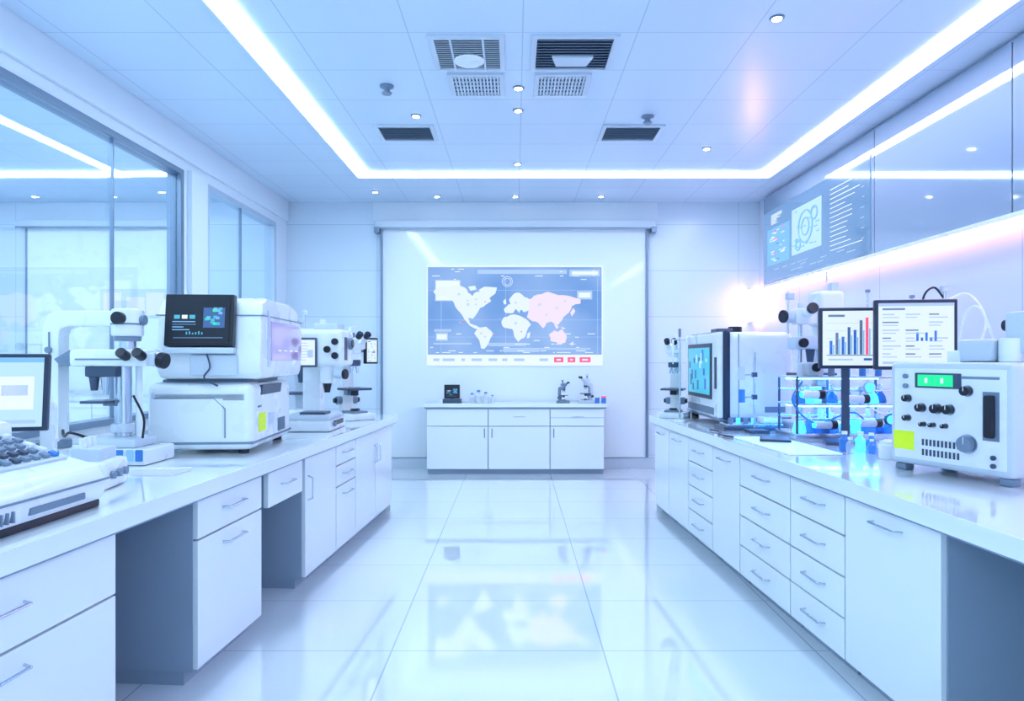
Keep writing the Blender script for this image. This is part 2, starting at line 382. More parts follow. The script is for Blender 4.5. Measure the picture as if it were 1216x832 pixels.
# right wall display
o = Obj('wall_data_display')
M['holo'] = mat('holo_display', (.03,.05,.09), .12, emit=(.16,.34,.64), es=.85, coat=1)
xw = XR-.048
o.bb(xw,xw+.008,5.2,7.42,2.06,2.80,'holo',0)
o.bb(xw-.004,xw,6.72,7.30,2.22,2.60,'scrblue',0)
o.bb(xw-.004,xw,6.02,6.66,2.24,2.68,'scrpale',0)
for i in range(14):
    z = 2.68-i*.04; w = random.uniform(.2,.55); o.bb(xw-.004,xw,5.85-w,5.85,z,z+.006,'ui',0)
    if i%2: o.bb(xw-.004,xw,5.28,5.28+random.uniform(.02,.08),z+.015,z+.021,'uiL',0)
for i in range(9):
    z = 2.74-i*.012; w = random.uniform(.1,.3); o.bb(xw-.004,xw,7.2-w,7.2,z,z+.005,'ui',0)
for i in range(30):
    y = random.uniform(6.76,7.2); z = random.uniform(2.25,2.57); o.bb(xw-.006,xw-.003,y,y+random.uniform(.03,.1),z,z+.010,random.choice(['ui','scrlight','red','scrnavy','ui']),0)
for (cy,cz,R) in [(6.34,2.47,.15),(6.34,2.47,.08),(6.5,2.32,.05),(6.15,2.56,.06)]:
    for k in range(20):
        t0=2*math.pi*k/20; t1=2*math.pi*(k+1)/20
        o.cyl((xw-.006,cy+R*math.cos(t0),cz+R*math.sin(t0)),(xw-.006,cy+R*math.cos(t1),cz+R*math.sin(t1)),.008,'scrblue',seg=6)
for i in range(24):
    y = random.uniform(6.05,6.58); z = random.uniform(2.27,2.64); o.bb(xw-.007,xw-.003,y,y+random.uniform(.03,.08),z,z+.010,'scrblue',0)
for i in range(16):
    y = 5.3+random.random()*1.9; z=random.choice([2.10,2.13,2.16]); o.bb(xw-.004,xw,y,y+.12,z,z+.008,'uiL',0)
# neighbouring dim trend display on the next panel
o.done()

# ------------------------------------------------------------ counters
def handle(o, s, a, b0, b1, z):
    x = s*(a-.028)
    o.tube([(s*a,b0,z),(x,b0+.012,z),(x,b1-.012,z),(s*a,b1,z)],.0045,'metal',seg=8)

def cabinet(o, s, d0, d1, rows, depth=.56, dfar=5.6, topz=.715, fa=.035):
    b0, b1 = d0-dfar, d1-dfar
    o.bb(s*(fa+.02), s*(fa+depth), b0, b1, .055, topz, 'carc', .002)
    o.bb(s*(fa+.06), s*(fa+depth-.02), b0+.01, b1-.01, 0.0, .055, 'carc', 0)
    z1 = topz-.006; z0 = .06; tot = z1-z0
    zc = z1
    for r in rows:
        kind = 'd'; fr = r
        if isinstance(r, tuple): fr, kind = r
        h = tot*fr
        bs = [(b0,b1)] if kind != 'dd' else [(b0,(b0+b1)/2),((b0+b1)/2,b1)]
        for (p,q) in bs:
            o.bb(s*fa, s*(fa+.02), p+.004, q-.004, zc-h+.004, zc-.003, 'cab', .003)
            w = q-p
            hl = min(.17, w*.4)
            hz = zc-.055 if h > .2 else zc-h*.45
            c = (p+q)/2
            if kind == 'dd' or kind=='v':
                y = p+.04 if (p,q)==bs[-1] else q-.04
                x = s*(fa-.026)
                o.tube([(s*fa,y,hz-.05),(x,y,hz-.06),(x,y,hz-.17),(s*fa,y,hz-.18)],.0045,'metal',seg=8)
            else: handle(o, s, fa, c-hl/2, c+hl/2, hz)
        zc -= h

def counter(name, s, xf, slope, dfar, wallx, units, gaps, hang=None):
    ang = math.degrees(math.atan(slope))*s
    o = Obj(name)
    R = Matrix.Translation((s*xf, dfar, 0)) @ Matrix.Rotation(math.radians(ang),4,'Z')
    o.M = R
    for u in units: cabinet(o, s, u[0], u[1], u[2], dfar=dfar)
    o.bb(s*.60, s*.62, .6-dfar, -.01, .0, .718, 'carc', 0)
    if hang:
        h0,h1 = hang
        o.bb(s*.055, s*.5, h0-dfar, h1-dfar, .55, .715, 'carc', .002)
        o.bb(s*.03, s*.055, h0-dfar-.002, h1-dfar+.002, .54, .712, 'cab', .004)
        handle(o, s, .03, (h0+h1)/2-dfar-.07, (h0+h1)/2-dfar+.07, .63)
    o.M = Matrix.Identity(4)
    xn = xf+slope*(dfar-.6)
    W_ = abs(wallx)-.045 if s<0 else abs(wallx)-.004
    pts = [(s*xf,dfar),(s*xn,.6),(s*W_,.6),(s*W_,dfar)]
    o.prism(pts,'z',CT-.062,CT,'top',.006)
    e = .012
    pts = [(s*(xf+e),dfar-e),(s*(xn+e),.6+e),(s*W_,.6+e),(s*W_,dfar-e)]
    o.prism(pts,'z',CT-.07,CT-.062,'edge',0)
    o.bb(s*(xf+.05), s*W_, dfar-.05, dfar-.03, 0, CT-.07, 'cab', .002)
    return o.done()
counter('lab_counter', 1, 1.10, .052, 5.6, XR,
 [(5.15,5.55,[1]),(4.66,5.15,[1]),(4.18,4.66,[.25]*4),(3.74,4.18,[1]),(3.13,3.74,[.25]*4),(2.66,3.13,[.25]*4),(2.10,2.66,[1]),(.7,1.3,[.3,.7])], [])
counter('lab_counter', -1, .968, .066, 5.6, XL,
 [(4.57,5.55,[(1,'dd')]),(4.17,4.57,[.2,.2,.6]),(3.66,4.17,[(1,'v')]),(2.57,3.13,[.24,.76]),(1.2,2.10,[.30,.70]),(.65,1.2,[.3,.7])], [], hang=(3.19,3.61))

# ------------------------------------------------------------ back cabinet
o = Obj('storage_cabinet')
y0,y1 = 7.28, YB-.06
o.bb(-.95,.95,y0+.02,y1,.05,.72,'carc',.002)
o.bb(-.94,.94,y0+.05,y1,0,.05,'carc',0)
o.bb(-.98,.98,y0-.02,y1,.72,.76,'top',.004)
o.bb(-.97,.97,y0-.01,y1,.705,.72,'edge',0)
xs = [-.95,-.29,.37,.95]
for a,b in zip(xs,xs[1:]):
    o.bb(a+.004,b-.004,y0,y0+.02,.52,.70,'cab',.003)
    o.bb(a+.004,b-.004,y0,y0+.02,.06,.513,'cab',.003)
o.bb(.37,.95,y0-.001,y0+.001,.605,.61,'carc',0)
for (x,z) in [(-.33,.49),(-.25,.49),(.41,.49)]: o.tube([(x,y0,z-.0),(x,y0-.02,z),(x,y0-.02,z-.09),(x,y0,z-.09)],.004,'dmetal')
for x in (.04,.66): o.tube([(x-.06,y0,.62),(x-.06,y0-.02,.62),(x+.06,y0-.02,.62),(x+.06,y0,.62)],.004,'metal')
o.done()

# ------------------------------------------------------------ instruments
def screen(o, w, h, cont, bez='black', t=.03, b=.014):
    o.box((0,t/2,0),(w,t,h),bez,.008)
    bg = {'bars':'scrlight','doc':'scrlight','dark':'scrnavy','blue':'scrblue','cyan':'scrcyan','white':'scrlight','pale':'scrpale'}[cont]
    if cont=='dark': bg='black'
    W2,H2 = w/2-b,h/2-b
    o.bb(-W2,W2,-.003,.002,-H2,H2,bg,0)
    def r(x0,x1,z0,z1,m): o.bb(W2*x0,W2*x1,-.005,-.002,H2*z0,H2*z1,m,0)
    if cont=='bars':
        for i,hh in enumerate([.5,.8,.65,1.0,.9,1.25,1.35]):
            x=-.75+i*.22; r(x,x+.10,-.6,-.6+hh,['bluep','grey','bluep','scrnavy','bluep','grey','red'][i]); r(x+.12,x+.17,-.6,-.6+hh*.7,'scrblue')
        r(-.85,.85,-.64,-.61,'grey'); r(-.8,-.2,.78,.86,'grey'); r(.5,.8,-.82,-.74,'bluep'); r(-.8,.1,-.82,-.76,'uiL')
        for k in range(4): r(-.85,.85,-.3+k*.28,-.29+k*.28,'uiL')
    elif cont=='doc':
        r(-1,1,.9,1,'uiL'); r(-.9,-.3,.78,.84,'grey')
        for i in range(6):
            for j in range(3):
                if random.random()<.85:
                    x=-.9+j*.62; z=.62-i*.25; r(x,x+random.uniform(.2,.5),z,z+.04,random.choice(['uiL','grey','uiL'])); r(x,x+random.uniform(.2,.5),z-.09,z-.06,'uiL')
        for j in range(5): r(.0+j*.12,.06+j*.12,-.2,-.2+random.uniform(.1,.35),'bluep')
        r(-.9,-.2,-.93,-.85,'uiL')
    elif cont=='dark':
        r(.15,.85,-.35,.55,'scrnavy')
        for k in range(14):
            x=random.uniform(.2,.7); z=random.uniform(-.3,.45); o.bb(W2*x,W2*(x+.12),-.007,-.004,H2*z,H2*(z+.12),random.choice(['scrcyan','green','scrblue','scrcyan']),0)
        for j in range(3): r(-.8+j*.25,-.62+j*.25,.05,.22,['scrcyan','ui','scrcyan'][j])
        for j in range(4): r(-.85,-.85+random.uniform(.3,.8),-.1-j*.12,-.06-j*.12,random.choice(['scrblue','grey']))
        for j in range(6): r(-.4+j*.1,-.36+j*.1,-.65,-.65+random.uniform(.05,.15),'scrcyan')
        r(-.8,.8,-.82,-.78,'grey')
    elif cont=='pale':
        r(-1,1,.86,1,'scrblue'); r(-.9,.1,.6,.7,'ui')
        for j in range(7): r(-.85,-.85+random.uniform(.5,1.0),.4-j*.18,.44-j*.18,'scrblue')
        r(.2,.85,-.5,.45,'ui'); r(.3,.75,-.1,.2,'uiL'); r(-.9,.9,-.9,-.8,'uiL')
    else:
        for j in range(7): r(-.8,-.8+random.uniform(.5,1.4),.7-j*.22,.75-j*.22,'uiL')
        r(.2,.8,-.4,.2,'uiL')

def microscope(name, loc, rz, sc=1, body='white', scr=None, tall=0):
    o = Obj(name); h = tall
    o.prism([(-.11,-.17),(.11,-.17),(.13,-.05),(.13,.15),(-.13,.15),(-.13,-.05)],'z',0,.05,body,.012)
    o.box((0,-.03,.055),(.14,.16,.02),'grey',.006)
    o.cyl((0,-.04,.06),(0,-.04,.085),.035,'lens',bev=.004)
    o.prism([(.14,.05),(.14,.40+h),(.10,.45+h),(-.06,.45+h),(-.07,.39+h),(.04,.37+h),(.075,.32+h),(.075,.12),(.03,.05)],'x',-.045,.045,body,.012)
    o.box((0,-.03,.20+h*.5),(.20,.18,.018),'dmetal',.004)
    o.box((0,-.03,.213+h*.5),(.08,.03,.004),'glass',0)
    o.box((0,.06,.18+h*.5),(.07,.08,.06),'grey',.008)
    o.cyl((0,-.03,.15+h*.5),(0,-.03,.19+h*.5),.03,'black')
    for s in (-1,1):
        o.cyl((s*.045,.105,.14),(s*.085,.105,.14),.032,'grey',bev=.004); o.cyl((s*.085,.105,.14),(s*.105,.105,.14),.02,'black',bev=.003)
    o.cyl((0,-.03,.39+h),(0,-.03,.345+h),.045,'dmetal',bev=.004)
    for k in range(4):
        a = k*math.pi/2+.4; c,s_ = math.cos(a),math.sin(a)
        o.cyl((.022*c,-.03+.022*s_,.35+h),(.034*c,-.03+.034*s_,.29+h),.012,'metal',r2=.008,seg=14)
    o.cyl((0,-.03,.44+h),(0,-.03,.48+h),.05,body,bev=.006)
    o.prism([(-.10,.47+h),(.05,.47+h),(.05,.53+h),(-.03,.56+h),(-.10,.52+h)],'x',-.06,.06,body,.012)
    for s in (-1,1):
        o.cyl((s*.032,-.08,.51+h),(s*.032,-.155,.56+h),.021,body); o.cyl((s*.032,-.155,.56+h),(s*.032,-.19,.584+h),.025,'black',bev=.004)
        o.cyl((s*.032,-.19,.584+h),(s*.032,-.192,.5855+h),.016,'lens')
    o.cyl((0,.01,.55+h),(0,.01,.60+h),.022,'grey'); o.box((0,.01,.62+h),(.05,.05,.05),body,.01)
    if scr:
        o.push((scr[0],scr[1],scr[2]),rz=scr[3]); screen(o,scr[4],scr[5],scr[6]); o.pop()
        o.cyl((scr[0]*.9,scr[1]+.04,scr[2]),(0,.05,.45+h),.01,'grey')
    return o.done(loc, rz, sc)

Zc = CT
# boom stand microscope
o = Obj('boom_stand_microscope')
o.box((-.30,.02,.03),(.17,.22,.06),'white',.012)
o.cyl((-.29,.02,.06),(-.29,.02,.10),.05,'grey',bev=.006)
o.prism([(-.335,.09),(-.335,.60),(-.31,.66),(-.26,.675),(.06,.675),(.06,.605),(-.22,.605),(-.255,.59),(-.26,.56),(-.26,.09)],'y',-.03,.05,'white',.012)
o.tube([(-.30,-.032,.12),(-.30,-.032,.58)],.004,'grey'); 
for z in (.2,.5): o.cyl((-.30,-.03,z),(-.30,-.045,z),.014,'grey',bev=.002)
o.cyl((.025,.01,.56),(.025,.01,.685),.066,'white',bev=.012); o.cyl((.025,.01,.54),(.025,.01,.565),.055,'grey',bev=.005)
o.cyl((.025,.01,.612),(.025,.01,.62),.068,'grey')
o.cyl((.025,-.05,.64),(.025,-.075,.64),.028,'black'); o.cyl((.08,.01,.635),(.105,.01,.635),.022,'grey')
o.cyl((.025,.01,.50),(.025,.01,.54),.035,'metal')
o.box((-.02,.01,.465),(.34,.16,.075),'white',.018)
o.bb(-.16,.08,-.073,-.068,.455,.462,'grey',0)
o.prism([(-.27,.46),(-.20,.50),(-.17,.50),(-.17,.43),(-.24,.43)],'y',-.05,.07,'grey',.006)
o.box((.13,.01,.46),(.10,.12,.06),'white2',.012)
o.cyl((.15,-.0,.46),(.185,-.02,.455),.034,'white',bev=.005); o.cyl((.185,-.02,.455),(.215,-.025,.45),.036,'black',bev=.005)
for k in (-1,1): o.cyl((.10+k*.035,-.07,.47),(.10+k*.035,-.12,.49),.022,'black',bev=.004)
o.box((-.06,.01,.405),(.14,.13,.05),'dmetal',.01)
o.cyl((-.10,-.03,.38),(-.10,-.03,.32),.022,'dmetal',r2=.014); o.cyl((-.05,-.03,.38),(-.05,-.03,.30),.020,'metal',r2=.012)
o.box((-.075,-.02,.27),(.12,.12,.012),'dmetal',.003)
o.box((-.04,-.0,.265),(.06,.04,.03),'grey',.004)
o.cyl((-.0,.02,.10),(-.0,.02,.43),.035,'metal'); o.cyl((.06,.04,.10),(.06,.04,.43),.014,'white')
o.cyl((0,.02,.13),(0,.02,.17),.05,'white2',bev=.006)
o.box((.02,0,.035),(.32,.26,.07),'white',.015); o.box((.0,.01,.09),(.22,.18,.04),'white2',.01)
for i,x in enumerate((.07,.115,.155)): o.box((x,-.133,.045),(.03,.01,.05),'bluep' if i!=1 else 'scrblue',.003)
for i in range(3): o.cyl((-.12+i*.05,-.13,.04),(-.12+i*.05,-.14,.04),.012,'grey')
o.curve([(-.10,-.06,.11),(-.16,-.10,.14),(-.22,-.05,.12),(-.26,0,.14)],.006,'black')
o.curve([(.09,-.06,.30),(.13,-.05,.20),(.12,-.04,.11)],.005,'black')
o.done((-1.77,3.06,Zc),0)

microscope('microscope',(-1.84,2.56,Zc),-70,.70)

# keypad device
o = Obj('benchtop_keypad_analyzer')
o.prism([(-.16,0.018),(-.175,.07),(-.15,.13),(-.05,.155),(.12,.215),(.20,.22),(.20,.018)],'x',-.27,.27,'white',.018)
o.box((0,.02,.012),(.50,.36,.024),'black',.006)
o.box((0,-.174,.085),(.545,.008,.006),'grey',.001)
o.M = Matrix.Translation((0,.03,.19)) @ Matrix.Rotation(math.radians(19),4,'X')
o.box((0,-.0,-.004),(.46,.22,.018),'white2',.008)
for i in range(11):
    for j in range(5):
        o.box((-.19+i*.038,-.085+j*.040,.011),(.024,.024,.012),random.choice(['grey','grey','bluep','white']) if i>8 else random.choice(['grey','grey','dmetal','white','grey']),.004)
o.pop()
o.box((.05,-.170,.05),(.22,.012,.02),'grey',.003)
for i in range(5): o.box((-.2+i*.02,-.172,.05),(.006,.012,.03),'grey',.001)
o.box((.12,.17,.235),(.22,.14,.07),'white',.025); o.box((-.12,.16,.24),(.12,.12,.05),'white2',.02)
o.done((-1.475,1.90,Zc),87.8)

o = Obj('desktop_monitor')
o.push((0,0,.35),rx=-6); screen(o,.37,.26,'pale','navy'); o.pop()
o.prism([(.02,.03),(.05,.03),(.06,.30),(.03,.33)],'x',-.03,.03,'white2',.006)
o.box((0,.05,.015),(.22,.16,.03),'white2',.01)
o.done((-1.755,2.25,Zc+.0),16)
o = Obj('sample_holder_block')
o.box((0,0,.05),(.16,.20,.10),'white',.02); o.box((0,0,.12),(.10,.14,.05),'white2',.012)
for i in range(3): o.cyl((.082,-.05+i*.05,.05),(.094,-.05+i*.05,.05),.014,'grey')
for i in range(3): o.cyl((-.02,-.04+i*.04,.14),(-.02,-.04+i*.04,.18),.012,'white')
o.done((-1.52,2.46,Zc),8)

# big analyzer
o = Obj('benchtop_analyzer')
for x in (-.18,.20):
    for y in (.06,.62): o.cyl((x,y,0),(x,y,.02),.025,'black')
o.box((.01,.34,.18),(.50,.68,.32),'white',.045,seg=4)
o.box((.01,.34,.055),(.508,.688,.012),'grey',.004)
o.bb(-.22,.12,-.004,.0,.08,.27,'white',.0)
o.tube([(-.20,-.002,.27),(.08,-.002,.27),(.13,-.002,.22),(.13,-.002,.08)],.003,'grey',seg=6)
o.box((0,.36,.345),(.40,.56,.03),'grey',.01)
o.prism([(.0,.25),(.0,.30),(.05,.345),(.20,.345),(.20,.25)],'x',-.22,.23,'white2',.01)
pr = [(.03,.36),(.76,.36),(.79,.42),(.78,.66),(.70,.74),(.52,.765),(.12,.765),(.05,.74),(.02,.66),(.0,.42)]
o.prism(pr,'x',-.20,.30,'white',.035)
o.prism([(.16,.45),(.74,.45),(.75,.62),(.69,.65),(.16,.65)],'x',.298,.306,'scrpurp',.003)
o.prism([(.10,.42),(.14,.42),(.14,.70),(.10,.70)],'x',.298,.304,'white2',.002)
for i in range(4): o.bb(.305,.309,.26+i*.11,.32+i*.11,.50,.506,'ui',0)
o.prism([(.02,.668),(.785,.668),(.785,.674),(.02,.674)],'x',-.203,.303,'grey',0)
o.push((.02,-.03,.645),rx=-6); screen(o,.32,.25,'dark','black',t=.045,b=.018); o.pop()
o.box((.02,-.02,.50),(.33,.05,.03),'white2',.01); o.box((.02,.03,.62),(.2,.08,.16),'white2',.02)
o.box((.08,-.006,.43),(.22,.02,.10),'white2',.015)
o.curve([(.05,-.02,.49),(.07,-.03,.42),(.04,-.02,.37),(.10,-.01,.33)],.004,'dmetal')
o.bb(.260,.264,.09,.20,.10,.19,'yellow',0)
o.bb(.260,.263,.26,.36,.12,.18,'white2',0); o.bb(.260,.263,.08,.13,.22,.23,'grey',0)
o.prism([(.12,.28),(.46,.28),(.48,.33),(.14,.33)],'x',.22,.266,'dmetal',.004)
for i in range(7): o.bb(.260,.264,.42+i*.02,.428+i*.02,.07,.14,'grey',0)
o.done((-1.525,3.27,Zc),3.5)

# imaging station
o = Obj('sample_imaging_station')
o.box((0,0,.035),(.36,.42,.07),'white',.02); o.box((.02,-.02,.085),(.30,.34,.04),'white2',.015)
o.box((.05,-.08,.11),(.16,.14,.02),'dmetal',.004); o.box((.185,-.02,.05),(.012,.2,.03),'black',.003)
o.cyl((.182,-.14,.045),(.20,-.14,.045),.014,'grey')
o.box((-.02,.12,.30),(.12,.12,.44),'white',.02)
o.box((.06,.06,.53),(.34,.30,.24),'white',.035,seg=3)
o.box((.11,.03,.665),(.16,.20,.05),'white2',.015)
o.cyl((.11,-.02,.42),(.11,-.02,.30),.045,'white',bev=.006); o.cyl((.11,-.02,.30),(.11,-.02,.24),.03,'black',r2=.018)
o.cyl((.17,-.05,.36),(.23,-.07,.36),.030,'white2',bev=.005); o.cyl((.23,-.07,.36),(.25,-.075,.36),.033,'black',bev=.004)
o.push((-.0,-.12,.50),rz=12); screen(o,.14,.19,'white','dmetal'); o.pop()
for (x,z) in [(.18,.57),(.18,.48),(.13,.52)]: o.cyl((x,-.085,z),(x,-.11,z),.022,'black',bev=.003)
o.cyl((.225,.08,.56),(.25,.08,.56),.04,'grey',bev=.005); o.cyl((.25,.08,.56),(.256,.08,.56),.028,'black')
o.bb(.228,.233,-.05,.02,.45,.60,'dmetal',.003)
o.cyl((.06,.05,.68),(.06,.05,.72),.02,'white'); 
o.done((-1.34,4.48,Zc),0)
microscope('microscope',(-1.24,5.20,Zc),40,1.0,scr=(.13,-.06,.52,10,.12,.20,'doc'),tall=.06)
o = Obj('automated_slide_scanner')
o.box((0,0,.04),(.30,.26,.08),'white',.015); o.box((0,.06,.22),(.12,.10,.32),'white2',.02)
o.box((0,0,.53),(.34,.26,.26),'white',.03,seg=3); o.box((.0,-.01,.67),(.2,.16,.04),'white2',.012)
o.cyl((0,-.03,.40),(0,-.03,.28),.035,'dmetal',r2=.022); o.box((0,-.03,.2),(.2,.16,.02),'dmetal',.004)
o.cyl((.172,-.02,.55),(.20,-.02,.55),.05,'grey',bev=.006); o.cyl((.20,-.02,.55),(.208,-.02,.55),.036,'black')
o.cyl((.05,-.13,.55),(.05,-.15,.55),.03,'black'); o.cyl((.02,0,.69),(.02,0,.80),.008,'metal'); o.ball((.02,0,.81),.02,'white2')
o.push((-.07,-.14,.5)); screen(o,.13,.14,'white','dmetal',t=.015); o.pop()
o.done((-1.62,5.18,Zc),8)

o = Obj('paper_sheets')
o.box((0,0,.0015),(.30,.19,.003),'white',0,rot=(0,0,8)); o.box((.06,-.04,.004),(.21,.13,.003),'uiL',0,rot=(0,0,-6))
o.done((-1.50,2.78,Zc),0)

# ---- right side
microscope('microscope',(1.25,5.38,Zc),-22,.88,tall=.10)
o = Obj('pipette_stand')
o.cyl((0,0,0),(0,0,.015),.045,'white'); o.cyl((0,0,.015),(0,0,.62),.006,'metal'); o.cyl((-.06,0,.60),(.06,0,.60),.005,'metal')
for k in (-.05,0.05): o.cyl((k,0,.60),(k,0,.42),.008,'white',r2=.004)
o.cyl((0,0,.62),(0,0,.68),.010,'grey')
o.done((1.21,5.02,Zc),0)

# incubator
o = Obj('benchtop_incubator')
w,dp,hh = .52,.90,.63
for x in (-.2,.2):
    for y in (-.38,.38): o.cyl((x,y,0),(x,y,.03),.03,'black')
o.box((.03,0,.345),(w-.06,dp,hh-.03),'white',.05,seg=4)
o.box((-.20,0,.345),(.05,dp+.012,hh-.01),'navy',.022,seg=3)
o.box((-.235,0,.345),(.05,dp-.02,hh-.03),'white',.022,seg=3)
o.bb(-.268,-.255,-.30,.34,.17,.57,'navy',.004); o.bb(-.272,-.266,-.27,.31,.20,.54,'scrcyan',.001)
for i in range(16): 
    y=-.25+i*.033; z=random.uniform(.22,.46); o.bb(-.275,-.270,y,y+.03,z,z+random.uniform(.02,.10),random.choice(['bluep','scrnavy','scrblue','scrpale','scrnavy']),0)
o.box((-.262,-.40,.36),(.02,.025,.22),'dmetal',.006)
o.box((-.258,.0,.09),(.016,.7,.05),'grey',.004)
o.box((0,0,.045),(w-.02,dp-.03,.03),'grey',.006)
o.tube([(-.12,-dp/2-.001,.06),(-.12,-dp/2-.001,.63)],.003,'grey',seg=6)
o.bb(.06,.20,-dp/2-.004,-dp/2+.0,.09,.13,'grey',.001)
o.cyl((0,0,.655),(0,0,.70),.05,'black',bev=.006); o.box((-.13,-.1,.665),(.12,.16,.03),'dmetal',.008)
o.done((1.655,5.14,Zc),0)

o = Obj('equipment_tray')
o.box((0,0,.012),(.42,.22,.024),'dmetal',.006); o.box((0,0,.032),(.36,.17,.016),'metal',.004)
o.box((.12,0,.06),(.12,.12,.04),'white',.01)
for i in range(4): o.cyl((-.14+i*.05,-.02,.04),(-.14+i*.05,-.02,.075),.014,'glowcy' if i%2 else 'grey')
o.done((1.54,4.46,Zc),0)

# tower
o = Obj('micromanipulator_tower')
o.box((0,0,.03),(.34,.30,.06),'white2',.012)
o.box((.06,.06,.45),(.09,.09,.80),'white',.015); o.cyl((-.08,.05,.06),(-.08,.05,.82),.014,'metal')
o.box((.07,.02,.78),(.16,.20,.22),'white',.03,seg=3); o.box((.12,.02,.90),(.05,.07,.10),'white2',.01)
o.box((-.08,.0,.73),(.14,.12,.10),'white',.02); o.cyl((-.15,-.0,.73),(-.21,-.02,.73),.04,'white2',bev=.006); o.cyl((-.21,-.02,.73),(-.225,-.025,.73),.042,'black',bev=.004)
o.cyl((-.08,-.06,.75),(-.08,-.12,.77),.03,'white'); o.cyl((-.08,-.12,.77),(-.08,-.15,.78),.034,'black',bev=.004)
o.box((-.04,-.02,.56),(.26,.14,.08),'white2',.02); o.cyl((-.12,-.08,.56),(-.12,-.11,.56),.03,'black',bev=.004)
o.cyl((.02,-.08,.56),(.02,-.11,.56),.022,'grey'); o.cyl((-.05,-.03,.52),(-.05,-.03,.42),.03,'dmetal',r2=.018)
o.box((-.04,-.02,.36),(.24,.2,.02),'dmetal',.004); o.box((-.02,0,.22),(.18,.16,.14),'white',.02)
o.cyl((-.05,-.09,.24),(-.05,-.13,.24),.035,'glowcy',bev=.004)
o.cyl((.07,0,.95),(.07,0,1.02),.006,'metal'); o.cyl((-.16,.05,.62),(-.16,.05,.90),.006,'metal')
o.cyl((-.16,.02,.84),(-.16,.02,.88),.03,'white2')
for k in range(3): o.cyl((.155,.0,.70+k*.05),(.165,0,.70+k*.05),.012,'black')
o.done((1.93,4.38,Zc),0)

# glassware rack with blue illumination
o = Obj('glassware_rack')
o.box((0,0,.02),(.62,.30,.04),'metal',.008)
for x in (-.29,0,.29):
    for y in (-.13,.13): o.cyl((x,y,.04),(x,y,.36),.007,'dmetal')
o.box((0,0,.20),(.60,.27,.010),'white2',.002); o.box((0,0,.355),(.60,.27,.010),'white2',.002)
o.bb(-.27,.27,.06,.08,.340,.350,'blueglow',.001); o.bb(-.27,.27,.06,.08,.184,.194,'blueglow',.001)  # glowing bars added under the shelves to tint the rack blue
o.bb(-.28,.28,-.132,-.124,.190,.195,'blueglow',.001)  # front bar added to throw cyan onto the counter
for s in (-.13,.13):
    o.cyl((-.30,s,.28),(.30,s,.28),.005,'metal'); o.cyl((-.30,s,.12),(.30,s,.12),.005,'metal')
def flask(x,y,z,k,m):
    o.lathe((x,y,z),[(.001,0),(.034*k,0),(.036*k,.01*k),(.030*k,.04*k),(.012*k,.065*k)],m,16)
    o.lathe((x,y,z),[(.012*k,.065*k),(.011*k,.10*k),(.014*k,.105*k),(.001,.105*k)],'glass',16)
for i in range(9):
    x=-.26+i*.065
    flask(x,-.09+.03*(i%2),.04,1.0+.3*random.random(),['glowcy','glowbl','bluep','glowbl','glass'][i%5])
for i in range(8):
    x=-.25+i*.07
    if i%3!=2: flask(x,-.06+.05*(i%2),.206,1.0,['glowbl','glowcy','bluep','glowbl','glass'][i%5])
    else: o.cyl((x,-.07,.206),(x,-.07,.30),.014,random.choice(['white','glowbl','grey'])); 
for i in range(6):
    x=-.24+i*.09; o.cyl((x,-.05,.36),(x,-.05,.36+random.uniform(.04,.09)),.018,random.choice(['white2','grey','bluep','dmetal']))
o.box((-.16,-.02,.40),(.10,.10,.08),'white2',.012); o.cyl((-.16,-.075,.41),(-.16,-.09,.41),.025,'black',bev=.003)
for (x0,z,m_) in [(-.27,.26,'white'),(-.02,.235,'white'),(.05,.10,'white2'),(-.20,.09,'white2')]:
    o.cyl((x0,-.155,z),(x0+.09,-.155,z),.022,m_,bev=.003); o.cyl((x0+.09,-.155,z),(x0+.12,-.155,z),.026,'black',bev=.003); o.cyl((x0-.01,-.155,z),(x0,-.155,z),.018,'glowcy')
o.cyl((.10,-.15,.30),(.10,-.17,.30),.035,'white2',bev=.004); o.cyl((.10,-.17,.30),(.10,-.175,.30),.026,'glowcy')
o.cyl((.22,-.15,.12),(.22,-.17,.12),.034,'dmetal',bev=.004); o.cyl((.22,-.17,.12),(.22,-.175,.12),.025,'glowcy')
o.curve([(-.25,-.1,.33),(-.32,-.14,.22),(-.2,-.16,.10),(0,-.16,.16),(.1,-.15,.10)],.005,'bluep')
o.curve([(.28,-.1,.34),(.33,-.12,.22),(.22,-.16,.14),(.05,-.16,.22)],.005,'white')
o.done((1.88,3.98,Zc),0)
o = Obj('clamp_stand')
o.box((0,0,.01),(.12,.12,.02),'dmetal',.004); o.cyl((0,.04,.02),(0,.04,.50),.007,'metal'); 
for z in (.22,.36): 
    o.cyl((0,.04,z),(-.10,-.02,z),.005,'metal'); o.box((0,.04,z),(.03,.03,.03),'dmetal',.004); o.cyl((-.10,-.02,z-.03),(-.10,-.02,z+.05),.02,'bluep' if z<.3 else 'white2')
o.done((1.50,4.24,Zc),0)
o = Obj('sample_bottles')
for i,(x,y,k,m_) in enumerate([(0,0,1.0,'glowcy'),(.07,.03,.9,'glowbl'),(-.07,.02,1.0,'bluep'),(.02,-.07,.7,'glowbl'),(-.08,-.06,.8,'glass')]):
    o.lathe((x,y,0),[(.02*k,0),(.024*k,.004),(.024*k,.06*k),(.012*k,.075*k),(.012*k,.085*k)],m_,16)
    o.cyl((x,y,.085*k),(x,y,.10*k),.014*k,'white')
o.done((1.71,3.38,Zc),0)
o = Obj('storage_canister'); o.lathe((0,0,0),[(.04,0),(.045,.01),(.045,.065),(.04,.07),(.04,.08),(.016,.09)],'white',24); o.done((1.72,3.14,Zc),0)

